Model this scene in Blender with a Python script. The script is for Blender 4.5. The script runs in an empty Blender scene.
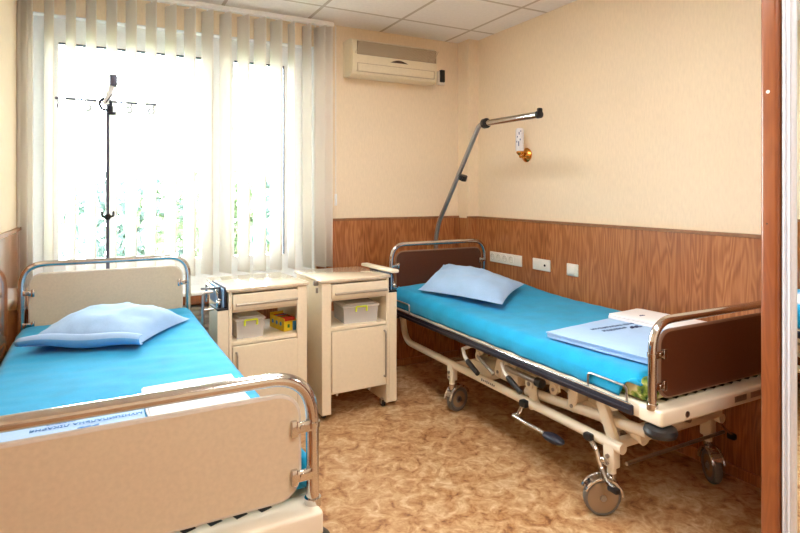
import bpy, bmesh, math, random
from mathutils import Vector, Matrix, noise, Euler
random.seed(7)
scn = bpy.context.scene
COL = scn.collection
R = math.radians
CAM_H = 1.379
CEIL = 2.625
XR, XL, YW, YB = 2.708, -0.45, 3.91, -1.7

# ------------------------------------------------------------------ materials
def lin(c):
    def f(v):
        v /= 255.0
        return v / 12.92 if v <= 0.04045 else ((v + 0.055) / 1.055) ** 2.4
    return (f(c[0]), f(c[1]), f(c[2]), 1.0)

class NT:
    def __init__(self, name):
        self.m = bpy.data.materials.new(name); self.m.use_nodes = True
        self.t = self.m.node_tree; self.n = self.t.nodes; self.l = self.t.links
        self.b = self.n['Principled BSDF']; self.out = self.n['Material Output']
    def new(self, typ, **kw):
        n = self.n.new(typ)
        for k, v in kw.items():
            if k in n.inputs: n.inputs[k].default_value = v
            else: setattr(n, k, v)
        return n
    def link(self, a, b): self.l.new(a, b)
    def math(self, op, a, b=None, c=None):
        n = self.n.new('ShaderNodeMath'); n.operation = op
        for i, v in enumerate((a, b, c)):
            if v is None: continue
            if isinstance(v, (int, float)): n.inputs[i].default_value = v
            else: self.l.new(v, n.inputs[i])
        return n.outputs[0]
    def ramp(self, fac, stops):
        r = self.n.new('ShaderNodeValToRGB'); e = r.color_ramp.elements
        while len(e) < len(stops): e.new(0.5)
        for el, (p, c) in zip(e, stops): el.position = p; el.color = lin(c)
        self.l.new(fac, r.inputs[0]); return r.outputs[0]
    def bump(self, h, strength=0.2, dist=0.01):
        b = self.new('ShaderNodeBump'); b.inputs['Strength'].default_value = strength
        b.inputs['Distance'].default_value = dist
        self.l.new(h, b.inputs['Height']); self.l.new(b.outputs[0], self.b.inputs['Normal'])
    def coords(self):
        return self.new('ShaderNodeTexCoord').outputs['Object']
    def xyz(self, v):
        s = self.new('ShaderNodeSeparateXYZ'); self.l.new(v, s.inputs[0]); return s.outputs
    def comb(self, x, y, z):
        c = self.new('ShaderNodeCombineXYZ')
        for i, v in enumerate((x, y, z)):
            if isinstance(v, (int, float)): c.inputs[i].default_value = v
            else: self.l.new(v, c.inputs[i])
        return c.outputs[0]
    def noise(self, vec, scale, detail=4, rough=0.5, dist=0.0):
        n = self.new('ShaderNodeTexNoise'); n.inputs['Scale'].default_value = scale
        n.inputs['Detail'].default_value = detail; n.inputs['Roughness'].default_value = rough
        n.inputs['Distortion'].default_value = dist
        self.l.new(vec, n.inputs['Vector']); return n.outputs[0]

def simple(name, rgb, rough=0.5, metal=0.0, bump=0.0, bscale=60, var=0.0, coat=0.0, spec=0.5):
    k = NT(name); b = k.b
    b.inputs['Base Color'].default_value = lin(rgb)
    b.inputs['Roughness'].default_value = rough; b.inputs['Metallic'].default_value = metal
    b.inputs['Coat Weight'].default_value = coat; b.inputs['Specular IOR Level'].default_value = spec
    co = k.coords()
    if var or bump:
        nz = k.noise(co, bscale, 5)
    if var:
        lo = tuple(max(0, v * (1 - var)) for v in rgb); hi = tuple(min(255, v * (1 + var)) for v in rgb)
        k.link(k.ramp(nz, [(0.3, lo), (0.7, hi)]), b.inputs['Base Color'])
    if bump: k.bump(nz, bump, 0.004)
    return k.m

def wood_panel(name, dark, mid, light, plank=0.17, rough=0.35, coat=0.15):
    k = NT(name); x, y, z = k.xyz(k.coords())
    s = k.math('ADD', x, y)
    idx = k.math('FLOOR', k.math('DIVIDE', s, plank))
    w = k.new('ShaderNodeTexWhiteNoise', noise_dimensions='1D'); k.link(idx, w.inputs['W'])
    off = k.math('MULTIPLY', w.outputs['Value'], 37.0)
    v = k.comb(k.math('MULTIPLY', s, 13.0), off, k.math('MULTIPLY', z, 1.5))
    n1 = k.noise(v, 1.0, 2, 0.4, 0.25)
    rings = k.math('SINE', k.math('MULTIPLY', n1, 68.0))
    v2 = k.comb(k.math('MULTIPLY', s, 190.0), off, k.math('MULTIPLY', z, 5.0))
    n2 = k.noise(v2, 1.0, 3, 0.6)
    f = k.math('ADD', k.math('MULTIPLY', k.math('MULTIPLY_ADD', rings, 0.5, 0.5), 0.27), k.math('MULTIPLY', n2, 0.66))
    f = k.math('ADD', f, k.math('MULTIPLY_ADD', w.outputs['Value'], 0.2, -0.05))
    k.link(k.ramp(f, [(0.15, dark), (0.5, mid), (0.88, light)]), k.b.inputs['Base Color'])
    k.b.inputs['Roughness'].default_value = rough
    k.b.inputs['Coat Weight'].default_value = coat; k.b.inputs['Coat Roughness'].default_value = 0.08
    return k.m

def wallpaper(name, rgb):
    k = NT(name); x, y, z = k.xyz(k.coords()); s = k.math('ADD', x, y)
    n = k.noise(k.comb(k.math('MULTIPLY', s, 90.0), 0.0, k.math('MULTIPLY', z, 22.0)), 1.0, 4, 0.6)
    big = k.noise(k.comb(s, 0.0, z), 2.2, 2)
    f = k.math('ADD', k.math('MULTIPLY', n, 0.7), k.math('MULTIPLY', big, 0.3))
    lo = tuple(v * 0.965 for v in rgb); hi = tuple(min(255, v * 1.02) for v in rgb)
    k.link(k.ramp(f, [(0.3, lo), (0.7, hi)]), k.b.inputs['Base Color'])
    k.b.inputs['Roughness'].default_value = 0.6; k.b.inputs['Specular IOR Level'].default_value = 0.3
    k.bump(n, 0.12, 0.003)
    return k.m

def floor_mat():
    k = NT('mottled_linoleum'); co = k.coords()
    a = k.noise(co, 11.0, 6, 0.62, 1.3)
    b = k.noise(co, 30.0, 5, 0.65, 0.8)
    c = k.noise(co, 2.0, 2)
    f = k.math('ADD', k.math('ADD', k.math('MULTIPLY', a, 0.62), k.math('MULTIPLY', b, 0.33)), k.math('MULTIPLY', c, 0.08))
    k.link(k.ramp(f, [(0.37, (122, 74, 44)), (0.46, (174, 126, 82)), (0.55, (198, 160, 118)), (0.66, (222, 196, 160))]), k.b.inputs['Base Color'])
    k.b.inputs['Roughness'].default_value = 0.42; k.b.inputs['Coat Weight'].default_value = 0.12
    k.b.inputs['Coat Roughness'].default_value = 0.25
    return k.m

def ceiling_mat():
    k = NT('mineral_ceiling_tile'); x, y, z = k.xyz(k.coords())
    def line(c, ph):
        u = k.math('FRACT', k.math('DIVIDE', k.math('SUBTRACT', c, ph), 0.6))
        d = k.math('MULTIPLY', k.math('ABSOLUTE', k.math('SUBTRACT', u, 0.5)), 0.6)   # .3 at the joint
        return k.math('GREATER_THAN', d, 0.2885)
    g = k.math('MAXIMUM', line(x, 1.886), line(y, 3.548))
    n = k.noise(k.comb(x, y, z), 45.0, 4)
    tile = k.ramp(n, [(0.3, (238, 234, 230)), (0.7, (244, 240, 236))])
    mx = k.new('ShaderNodeMix', data_type='RGBA'); k.link(g, mx.inputs['Factor'])
    k.link(tile, mx.inputs['A']); mx.inputs['B'].default_value = lin((200, 190, 178))
    k.link(mx.outputs['Result'], k.b.inputs['Base Color'])
    k.b.inputs['Roughness'].default_value = 0.8
    k.bump(k.math('ADD', k.math('MULTIPLY', g, 0.6), k.math('MULTIPLY', n, 0.1)), 0.4, 0.006)
    return k.m

def cloth(name, rgb, var=0.04, bump=0.25, scale=160, trans=0.0):
    k = NT(name); co = k.coords()
    n = k.noise(co, scale, 4, 0.6); n2 = k.noise(co, 9.0, 4, 0.55)
    f = k.math('ADD', k.math('MULTIPLY', n, 0.4), k.math('MULTIPLY', n2, 0.6))
    lo = tuple(v * (1 - var) for v in rgb); hi = tuple(min(255, v * (1 + var)) for v in rgb)
    k.link(k.ramp(f, [(0.35, lo), (0.65, hi)]), k.b.inputs['Base Color'])
    k.b.inputs['Roughness'].default_value = 0.85; k.b.inputs['Specular IOR Level'].default_value = 0.2
    k.b.inputs['Sheen Weight'].default_value = 0.15
    k.bump(f, bump, 0.004)
    return k.m

def slat_mat():
    k = NT('blind_fabric'); co = k.coords(); x, y, z = k.xyz(co)
    n = k.noise(k.comb(k.math('MULTIPLY', x, 300.0), k.math('MULTIPLY', y, 300.0), k.math('MULTIPLY', z, 60.0)), 1.0, 3)
    col = k.ramp(n, [(0.3, (250, 246, 241)), (0.7, (253, 250, 246))])
    d = k.new('ShaderNodeBsdfDiffuse'); t = k.new('ShaderNodeBsdfTranslucent'); m = k.new('ShaderNodeMixShader')
    m.inputs[0].default_value = 0.6
    k.link(col, d.inputs[0]); k.link(col, t.inputs[0]); k.link(d.outputs[0], m.inputs[1]); k.link(t.outputs[0], m.inputs[2])
    k.link(m.outputs[0], k.out.inputs[0]); return k.m

def glass_mat():
    k = NT('window_glass'); t = k.new('ShaderNodeBsdfTransparent'); g = k.new('ShaderNodeBsdfGlossy'); g.inputs['Roughness'].default_value = 0.02
    fr = k.new('ShaderNodeFresnel'); fr.inputs[0].default_value = 1.45; m = k.new('ShaderNodeMixShader')
    t.inputs[0].default_value = (0.94, 0.97, 0.96, 1)
    k.link(fr.outputs[0], m.inputs[0]); k.link(t.outputs[0], m.inputs[1]); k.link(g.outputs[0], m.inputs[2]); k.link(m.outputs[0], k.out.inputs[0]); return k.m

def clear_plastic(name, rgb, alpha, rough=0.25):
    k = NT(name); t = k.new('ShaderNodeBsdfTransparent'); m = k.new('ShaderNodeMixShader'); m.inputs[0].default_value = alpha
    k.b.inputs['Base Color'].default_value = lin(rgb); k.b.inputs['Roughness'].default_value = rough
    k.link(t.outputs[0], m.inputs[1]); k.link(k.b.outputs[0], m.inputs[2]); k.link(m.outputs[0], k.out.inputs[0]); return k.m

def leafy(name, a, b):
    k = NT(name); n = k.noise(k.coords(), 1.6, 4)
    col = k.ramp(n, [(0.3, a), (0.7, b)])
    k.link(col, k.b.inputs['Base Color']); k.b.inputs['Roughness'].default_value = 0.6
    return k.m

def green_print():
    k = NT('leaf_print_ticking'); co = k.coords()
    v = k.new('ShaderNodeTexVoronoi'); v.inputs['Scale'].default_value = 26; k.link(co, v.inputs['Vector'])
    n = k.noise(co, 34, 3, 0.6, 1.5)
    f = k.math('ADD', k.math('MULTIPLY', v.outputs['Distance'], 0.7), k.math('MULTIPLY', n, 0.6))
    k.link(k.ramp(f, [(0.38, (30, 58, 20)), (0.52, (98, 128, 34)), (0.68, (170, 180, 84)), (0.8, (220, 216, 170))]), k.b.inputs['Base Color'])
    k.b.inputs['Roughness'].default_value = 0.8; return k.m

M = dict(
    wallp=wallpaper('peach_wallpaper', (243, 225, 198)),
    ceil=ceiling_mat(), floor=floor_mat(),
    wains=wood_panel('cherry_laminate_panel', (122, 66, 32), (166, 102, 58), (198, 136, 84)),
    wood=wood_panel('cherry_wood', (122, 66, 34), (136, 74, 38), (148, 84, 44), plank=0.4, rough=0.3),
    cap=simple('taupe_wood_cap', (148, 104, 72), 0.4, var=0.08, bscale=40),
    base=wood_panel('oak_baseboard_wood', (142, 86, 48), (176, 116, 70), (196, 140, 92), plank=0.9),
    white=simple('white_pvc', (240, 242, 244), 0.35, var=0.01),
    gasket=simple('dark_gasket', (38, 42, 70), 0.6, bump=0.05),
    sill=simple('white_sill_board', (236, 236, 234), 0.3, var=0.01),
    slat=slat_mat(), glass=glass_mat(),
    rail=simple('headrail_aluminium', (244, 243, 242), 0.35, 0.0, var=0.01),
    chrome=simple('chrome', (205, 202, 200), 0.13, 1.0, var=0.02, bscale=30),
    steel=simple('brushed_steel', (168, 164, 160), 0.3, 1.0, var=0.05, bscale=120),
    cream=simple('cream_enamel', (238, 229, 210), 0.35, var=0.02, bscale=8, coat=0.2),
    tan=simple('tan_laminate', (208, 193, 168), 0.42, var=0.02, bscale=90),
    brown=simple('dark_brown_laminate', (84, 46, 26), 0.4, var=0.04, bscale=90),
    bedge=simple('brown_edging', (132, 100, 80), 0.4, var=0.03), edge=simple('pale_edging', (206, 196, 184), 0.35, var=0.02),
    navy=simple('navy_rubber', (26, 28, 46), 0.45, bump=0.05),
    black=simple('black_plastic', (24, 23, 26), 0.4, bump=0.04),
    dsteel=simple('dark_blued_steel', (96, 98, 118), 0.35, 0.7, var=0.03), rubber=simple('grey_rubber_tyre', (104, 98, 92), 0.6, bump=0.08),
    hubcap=clear_plastic('smoky_wheel_disc', (190, 160, 128), 0.6, 0.2),
    sheet=cloth('bright_blue_cotton', (16, 154, 204), 0.05),
    pale=cloth('pale_blue_cotton', (160, 194, 234), 0.025),
    paled=cloth('mid_blue_hem_cotton', (104, 168, 222), 0.04),
    linen=cloth('white_cotton', (238, 236, 238), 0.02),
    ink=simple('navy_print', (30, 58, 116), 0.7, var=0.05), inkl=simple('blue_print', (24, 104, 178), 0.7, var=0.05),
    ticking=green_print(),
    cab=simple('beige_cabinet_laminate', (236, 222, 196), 0.4, var=0.012, bscale=60),
    cabtop=simple('glossy_cabinet_top', (222, 206, 182), 0.12, var=0.02, bscale=60, coat=0.6),
    handle=simple('grey_metal_handle', (186, 176, 162), 0.35, 0.6, var=0.03),
    blue=simple('blue_tray_laminate', (120, 160, 196), 0.3, var=0.03),
    box=clear_plastic('frosted_box_plastic', (252, 251, 249), 0.36),
    boxlid=clear_plastic('frosted_lid_plastic', (252, 251, 249), 0.55),
    lime=simple('lime_plastic', (214, 232, 40), 0.4, var=0.02),
    yellow=simple('yellow_card', (242, 208, 40), 0.5, var=0.04, bscale=50),
    red=simple('red_card', (206, 56, 40), 0.5, var=0.1, bscale=60), sky=simple('sky_blue_card', (70, 150, 200), 0.5, var=0.04),
    green=simple('green_card', (60, 130, 60), 0.5, var=0.05),
    ac=simple('aged_white_plastic', (232, 220, 192), 0.4, var=0.015), grille=simple('taupe_grille_plastic', (196, 178, 150), 0.5, var=0.03),
    grille_gap=simple('grille_gap_shade', (112, 94, 72), 0.6, var=0.03), acdark=simple('badge_brown', (70, 52, 34), 0.3, var=0.05),
    gold=simple('polished_brass', (214, 150, 70), 0.18, 1.0, var=0.04),
    bulb=simple('opal_glass', (236, 236, 240), 0.2, var=0.01),
    socket=simple('socket_white', (240, 234, 222), 0.35, var=0.01), hole=simple('socket_hole', (204, 194, 178), 0.5, bump=0.04),
    radiator=simple('radiator_white', (232, 230, 226), 0.35, var=0.01),
    grass=leafy('outdoor_grass', (90, 120, 60), (120, 150, 80)),
    trunk=simple('bark', (92, 74, 58), 0.9, bump=0.4, bscale=8, var=0.2),
    leafA=leafy('leaf_green', (46, 64, 40), (88, 104, 66)), leafB=leafy('leaf_bluegreen', (44, 66, 62), (78, 98, 86)),
    leafC=leafy('leaf_yellowgreen', (72, 80, 46), (112, 114, 76)),
    alu=simple('satin_aluminium', (216, 220, 228), 0.34, 0.08, var=0.01),
)
def mirror_mat():
    k = NT('mirror_silver'); k.b.inputs['Base Color'].default_value = (0.88, 0.9, 0.9, 1); k.b.inputs['Metallic'].default_value = 1
    k.b.inputs['Roughness'].default_value = 0.01
    n = k.noise(k.coords(), 2.0); k.link(k.math('MULTIPLY_ADD', n, 0.004, 0.006), k.b.inputs['Roughness']); return k.m
M['mirror'] = mirror_mat()
def lamp_mat():
    k = NT('fill_diffuser'); e = k.new('ShaderNodeEmission'); e.inputs[0].default_value = (1.0, 0.97, 0.93, 1); e.inputs[1].default_value = LAMP
    k.link(e.outputs[0], k.out.inputs[0]); return k.m

# ------------------------------------------------------------------ mesh builder
class MB:
    def __init__(self): self.bm = bmesh.new(); self.mats = []; self.mi = 0
    def use(self, m):
        if m not in self.mats: self.mats.append(m)
        self.mi = self.mats.index(m); return self
    def _in(self, tb, mx=None):
        if mx is not None: bmesh.ops.transform(tb, matrix=mx, verts=tb.verts)
        me = bpy.data.meshes.new('tmp'); tb.to_mesh(me); tb.free()
        n0 = len(self.bm.faces); self.bm.from_mesh(me); bpy.data.meshes.remove(me)
        self.bm.faces.ensure_lookup_table()
        for f in self.bm.faces[n0:]: f.material_index = self.mi
        return self
    def box(self, c, s, r=0.0, seg=2, rot=None):
        tb = bmesh.new(); bmesh.ops.create_cube(tb, size=1)
        bmesh.ops.transform(tb, matrix=Matrix.Diagonal((s[0], s[1], s[2], 1)), verts=tb.verts)
        if r > 0: bmesh.ops.bevel(tb, geom=list(tb.edges), offset=min(r, min(s) * 0.49), segments=seg, profile=0.5, affect='EDGES', clamp_overlap=True)
        mx = Matrix.Translation(c)
        if rot is not None: mx = mx @ (rot.to_matrix().to_4x4() if isinstance(rot, Euler) else rot)
        return self._in(tb, mx)
    def b2(self, x0, x1, y0, y1, z0, z1, r=0.0, seg=2):
        return self.box(((x0 + x1) / 2, (y0 + y1) / 2, (z0 + z1) / 2), (abs(x1 - x0), abs(y1 - y0), abs(z1 - z0)), r, seg)
    def cyl(self, a, b, r, r2=None, seg=20):
        a, b = Vector(a), Vector(b); d = b - a
        tb = bmesh.new(); bmesh.ops.create_cone(tb, cap_ends=True, segments=seg, radius1=r, radius2=r if r2 is None else r2, depth=d.length)
        q = Vector((0, 0, 1)).rotation_difference(d.normalized()).to_matrix().to_4x4()
        return self._in(tb, Matrix.Translation((a + b) / 2) @ q)
    def sph(self, c, r, sc=(1, 1, 1), seg=16):
        tb = bmesh.new(); bmesh.ops.create_uvsphere(tb, u_segments=seg, v_segments=max(8, seg // 2), radius=r)
        return self._in(tb, Matrix.Translation(c) @ Matrix.Diagonal((*sc, 1)))
    def tube(self, pts, r, seg=12, cap=True, closed=False):
        pts = [Vector(p) for p in pts]; n = len(pts); tb = bmesh.new(); rings = []
        t0 = (pts[1] - pts[0]).normalized()
        up = Vector((0, 0, 1)) if abs(t0.z) < 0.9 else Vector((1, 0, 0))
        nx = t0.cross(up).normalized(); prev = t0
        for i in range(n):
            if closed: t = (pts[(i + 1) % n] - pts[i - 1]).normalized()
            elif i == 0: t = t0
            elif i == n - 1: t = (pts[i] - pts[i - 1]).normalized()
            else: t = ((pts[i + 1] - pts[i]).normalized() + (pts[i] - pts[i - 1]).normalized()).normalized()
            nx = prev.rotation_difference(t) @ nx; prev = t
            ny = t.cross(nx)
            rr = r[i] if isinstance(r, (list, tuple)) else r
            rings.append([tb.verts.new(pts[i] + (nx * math.cos(2 * math.pi * k / seg) + ny * math.sin(2 * math.pi * k / seg)) * rr) for k in range(seg)])
        for i in range(n if closed else n - 1):
            A, B = rings[i], rings[(i + 1) % n]
            for k in range(seg): tb.faces.new((A[k], A[(k + 1) % seg], B[(k + 1) % seg], B[k]))
        if cap and not closed:
            tb.faces.new(rings[0][::-1]); tb.faces.new(rings[-1])
        return self._in(tb)
    def prism(self, poly, axis, a, b):
        """polygon of 2-D points extruded along an axis from a to b"""
        tb = bmesh.new()
        def P(p, t): return {'x': (t, p[0], p[1]), 'y': (p[0], t, p[1]), 'z': (p[0], p[1], t)}[axis]
        A = [tb.verts.new(P(p, a)) for p in poly]; B = [tb.verts.new(P(p, b)) for p in poly]
        n = len(poly); tb.faces.new(A[::-1]); tb.faces.new(B)
        for i in range(n): tb.faces.new((A[i], A[(i + 1) % n], B[(i + 1) % n], B[i]))
        bmesh.ops.recalc_face_normals(tb, faces=tb.faces)
        return self._in(tb)
    def lathe(self, prof, mx, seg=24):
        tb = bmesh.new(); rings = []
        for r, z in prof:
            rings.append([tb.verts.new((r * math.cos(2 * math.pi * k / seg), r * math.sin(2 * math.pi * k / seg), z)) for k in range(seg)])
        for A, B in zip(rings, rings[1:]):
            for k in range(seg): tb.faces.new((A[k], A[(k + 1) % seg], B[(k + 1) % seg], B[k]))
        if prof[0][0] > 1e-5: tb.faces.new(rings[0][::-1])
        if prof[-1][0] > 1e-5: tb.faces.new(rings[-1])
        bmesh.ops.remove_doubles(tb, verts=tb.verts, dist=1e-6)
        bmesh.ops.recalc_face_normals(tb, faces=tb.faces)
        return self._in(tb, mx)
    def grid(self, fn, nu, nv):
        tb = bmesh.new(); V = [[tb.verts.new(fn(i / nu, j / nv)) for j in range(nv + 1)] for i in range(nu + 1)]
        for i in range(nu):
            for j in range(nv): tb.faces.new((V[i][j], V[i + 1][j], V[i + 1][j + 1], V[i][j + 1]))
        return self._in(tb)
    def build(self, name, mat=None, parent=None, angle=38, smooth=True):
        if mat is not None and not self.mats: self.mats = [mat]
        for f in self.bm.faces: f.smooth = smooth
        if smooth:
            for e in self.bm.edges:
                if len(e.link_faces) == 2: e.smooth = e.calc_face_angle(0) < R(angle)
        me = bpy.data.meshes.new(name); self.bm.to_mesh(me); self.bm.free()
        for m in self.mats: me.materials.append(M[m] if isinstance(m, str) else m)
        o = bpy.data.objects.new(name, me); COL.objects.link(o)
        if parent is not None: o.parent = parent
        return o

def new(mat): return MB().use(mat)
def fillet(pts, rad, seg=8):
    pts = [Vector(p) for p in pts]; out = [pts[0]]
    for i in range(1, len(pts) - 1):
        p, a, b = pts[i], pts[i - 1], pts[i + 1]
        da, db = (a - p), (b - p); r = rad[i - 1] if isinstance(rad, (list, tuple)) else rad
        half = da.angle(db) / 2
        d = min(r / math.tan(half), da.length * 0.49, db.length * 0.49)
        s, e = p + da.normalized() * d, p + db.normalized() * d
        for k in range(seg + 1):
            t = k / seg; out.append(s * (1 - t) ** 2 + p * 2 * t * (1 - t) + e * t * t)
    out.append(pts[-1]); return out
def rrect(x0, x1, z0, z1, r, seg=6):
    o = []
    for cx, cz, a in ((x1 - r, z1 - r, 0), (x0 + r, z1 - r, 90), (x0 + r, z0 + r, 180), (x1 - r, z0 + r, 270)):
        for k in range(seg + 1):
            t = R(a + 90 * k / seg); o.append((cx + r * math.cos(t), cz + r * math.sin(t)))
    return o
def tag(o, label=None, cat=None, group=None, kind=None):
    if label: o['label'] = label
    if cat: o['category'] = cat
    if group: o['group'] = group
    if kind: o['kind'] = kind
    return o
def empty(name, loc=(0, 0, 0), rz=0.0):
    o = bpy.data.objects.new(name, None); COL.objects.link(o); o.location = loc; o.rotation_euler = (0, 0, rz)
    o.empty_display_size = 0.1; return o
def struct(o, label, cat): return tag(o, label, cat, kind='structure')
def text_mesh(s, size, mat, name, parent, mx, spacing=1.0):
    cu = bpy.data.curves.new('txt', 'FONT'); cu.body = s; cu.size = size; cu.align_x = 'CENTER'; cu.align_y = 'CENTER'; cu.space_character = spacing
    cu.offset = size * 0.02; cu.extrude = 0.0004
    t = bpy.data.objects.new('txt', cu); COL.objects.link(t)
    dg = bpy.context.evaluated_depsgraph_get(); me = bpy.data.meshes.new_from_object(t.evaluated_get(dg)); bpy.data.objects.remove(t)
    me.transform(mx); me.name = name; me.materials.clear(); me.materials.append(M[mat])
    o = bpy.data.objects.new(name, me); COL.objects.link(o); o.parent = parent; return o

LAMP = 18.0
M['lamp'] = lamp_mat()
exec_parts = []
# ------------------------------------------------------------------ room shell
struct(new('floor').b2(XL - .3, XR + .2, YB - .2, YW + .35, -0.1, 0).build('floor'), 'mottled tan and brown linoleum floor', 'floor')
struct(new('ceil').b2(XL - .3, XR + .2, YB - .2, YW + .35, CEIL, CEIL + .1).build('ceiling'), 'suspended ceiling of square off-white tiles', 'ceiling')
def wall(name, x0, x1, y0, y1, label):
    return struct(new('wallp').b2(x0, x1, y0, y1, 0, CEIL).build(name, smooth=False), label, 'wall')
wall('wall_right', XR, XR + .15, YB, YW + .3, 'cream wallpapered right wall above wood panelling')
wall('wall_left', XL - .15, XL, YB, YW + .3, 'cream wallpapered left wall beside the first bed')
wall('wall_back', XL - .15, XR + .15, YB - .15, YB, 'cream wall behind the viewer')
WX0, WX1, WZ0, WZ1, YO = -0.396, 1.354, 0.74, 2.442, 4.13
m = new('wallp')
m.b2(XL, WX0, YW, YO, 0, CEIL).b2(WX1, XR, YW, YO, 0, CEIL).b2(WX0, WX1, YW, YO, WZ1, CEIL).b2(WX0, WX1, YW, YO, 0, WZ0)
struct(m.build('wall_window', smooth=False), 'peach wallpapered wall around the window', 'wall')
struct(new('wallp').b2(2.612, XR, 3.755, YW, 0, CEIL).build('wall_pilaster', smooth=False), 'narrow boxed-in pilaster in the far corner', 'wall')
# wood panelling 1.175 high
T = 0.012
def panel(name, x0, x1, y0, y1, label, z1=1.163):
    return struct(new('wains').b2(x0, x1, y0, y1, 0.0, z1).build(name, smooth=False), label, 'wall panelling')
panel('wall_right_panelling', XR - T, XR, YB, 3.755 - T, 'cherry wood panelling along the right wall')
panel('wall_window_panelling', WX1 + .01, 2.612 - T, YW - T, YW, 'cherry wood panelling below the air conditioner')
panel('wall_sill_panelling', XL, WX1 + .01, YW - T, YW, 'cherry wood panelling under the window', 0.69)
mm = new('wains').b2(2.612 - T, 2.612, 3.755, YW - T, 0, 1.163).b2(2.612, XR, 3.755 - T, 3.755, 0, 1.163)
mm.use('base').b2(2.606 - T, 2.626, 3.745 - T, 3.76, 0, 1.163).b2(2.68, XR - T, 3.748 - T, 3.755, 0, 1.163)
struct(mm.build('wall_pilaster_panelling', smooth=False), 'cherry wood panelling with pale corner strips round the pilaster', 'wall panelling')
glossy = wood_panel('glossy_cherry_laminate', (122, 66, 32), (166, 102, 58), (198, 136, 84), rough=0.08, coat=0.6)
M['glossw'] = glossy
struct(new('glossw').b2(XL, XL + T, YB, YW - T, 0, 1.163).build('wall_left_panelling', smooth=False), 'glossy cherry panelling on the left wall', 'wall panelling')
struct(new('wood').b2(XL, XL + .035, YW - .04, YW - T, 0, 1.175).build('trim_1', smooth=False), 'dark wood corner strip left of the window', 'trim')
def cap(name, x0, x1, y0, y1, label):
    return struct(new('cap').b2(x0, x1, y0, y1, 1.160, 1.178, .002, 1).build(name), label, 'trim')
cap('trim_2', XR - .02, XR, YB, 3.755, 'taupe cap strip on the right wall panelling')
cap('trim_3', WX1 + .01, 2.612, YW - .02, YW, 'taupe cap strip on the window wall panelling')
cap('trim_4', XL, XL + .02, YB, YW, 'cap strip on the left wall panelling')
cap('trim_5', 2.592, XR, 3.735, 3.755, 'cap strip round the pilaster panelling')
def skirt(name, x0, x1, y0, y1, label):
    return struct(new('base').b2(x0, x1, y0, y1, 0, .055, .004, 1).build(name), label, 'baseboard')
skirt('baseboard_right', XR - .03, XR - T, YB, 3.74, 'pale wood baseboard along the right wall')
skirt('baseboard_window', XL + .03, 2.60, YW - .03, YW - T, 'pale wood baseboard along the window wall')
skirt('baseboard_left', XL + T, XL + .03, YB, YW - .03, 'pale wood baseboard along the left wall')

# ------------------------------------------------------------------ window
w = empty('window_1', ((WX0 + WX1) / 2, 4.0, WZ0)); struct(w, 'white framed double window behind the vertical blind', 'window')
ox, oy, oz = w.location
def wb(mb, x0, x1, y0, y1, z0, z1, r=.004): return mb.b2(x0 - ox, x1 - ox, y0 - oy, y1 - oy, z0 - oz, z1 - oz, r, 1)
m = new('white')
wb(m, WX0, -.335, 3.97, 4.05, .83, 2.36, 0); wb(m, 1.285, WX1, 3.97, 4.05, .83, 2.36, 0)
wb(m, WX0, WX1, 3.97, 4.05, 2.36, WZ1, 0); wb(m, WX0, WX1, 3.97, 4.05, WZ0, .83, 0)
wb(m, .64, .71, 3.97, 4.05, .83, 2.36, 0)
m.build('window_frame', parent=w)
m = new('white'); wb(m, WX0 - .001, WX0 + .006, YW - .004, 3.97, .745, WZ1, 0); wb(m, WX1 - .006, WX1 + .001, YW - .004, 3.97, .745, WZ1, 0); wb(m, WX0 + .006, WX1 - .006, YW - .004, 3.97, WZ1 - .006, WZ1, 0)
m.build('reveal_lining', parent=w)
m = new('sill'); wb(m, WX0 + .001, WX1 - .001, 3.70, 3.97, .722, .745, .006); m.use('wood'); wb(m, WX0 + .001, WX1 - .001, 3.695, 3.705, .672, .722, .002)
m.build('window_sill', parent=w)
for x0, x1 in ((-.335, .64), (.71, 1.285)):
    a, b, c, d = x0, x1, .83, 2.36; t = .075 if x0 < 0 else .072
    m = new('white'); wb(m, a, a + t, 3.955, 4.02, c + .1, d - t, 0); wb(m, b - (t if x0 < 0 else .15), b, 3.955, 4.02, c + .1, d - t, 0); wb(m, a, b, 3.955, 4.02, d - t, d, 0); wb(m, a, b, 3.955, 4.02, c, c + .1, 0)
    s = m.build('window_sash', parent=w)
    bb = b - (t if x0 < 0 else .15); g = .009
    m = new('gasket'); g = .007; wb(m, a + t, bb, 3.95, 3.99, d - t - g, d - t, 0)
    if x0 > 0: wb(m, bb - g, bb, 3.95, 3.99, c + .1, d - t - g, 0)
    k = m.build('gasket', parent=s)
    m = new('glass'); wb(m, a + t, bb, 3.985, 3.99, c + .1, d - t, 0); m.build('pane', parent=s, smooth=False)

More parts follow.
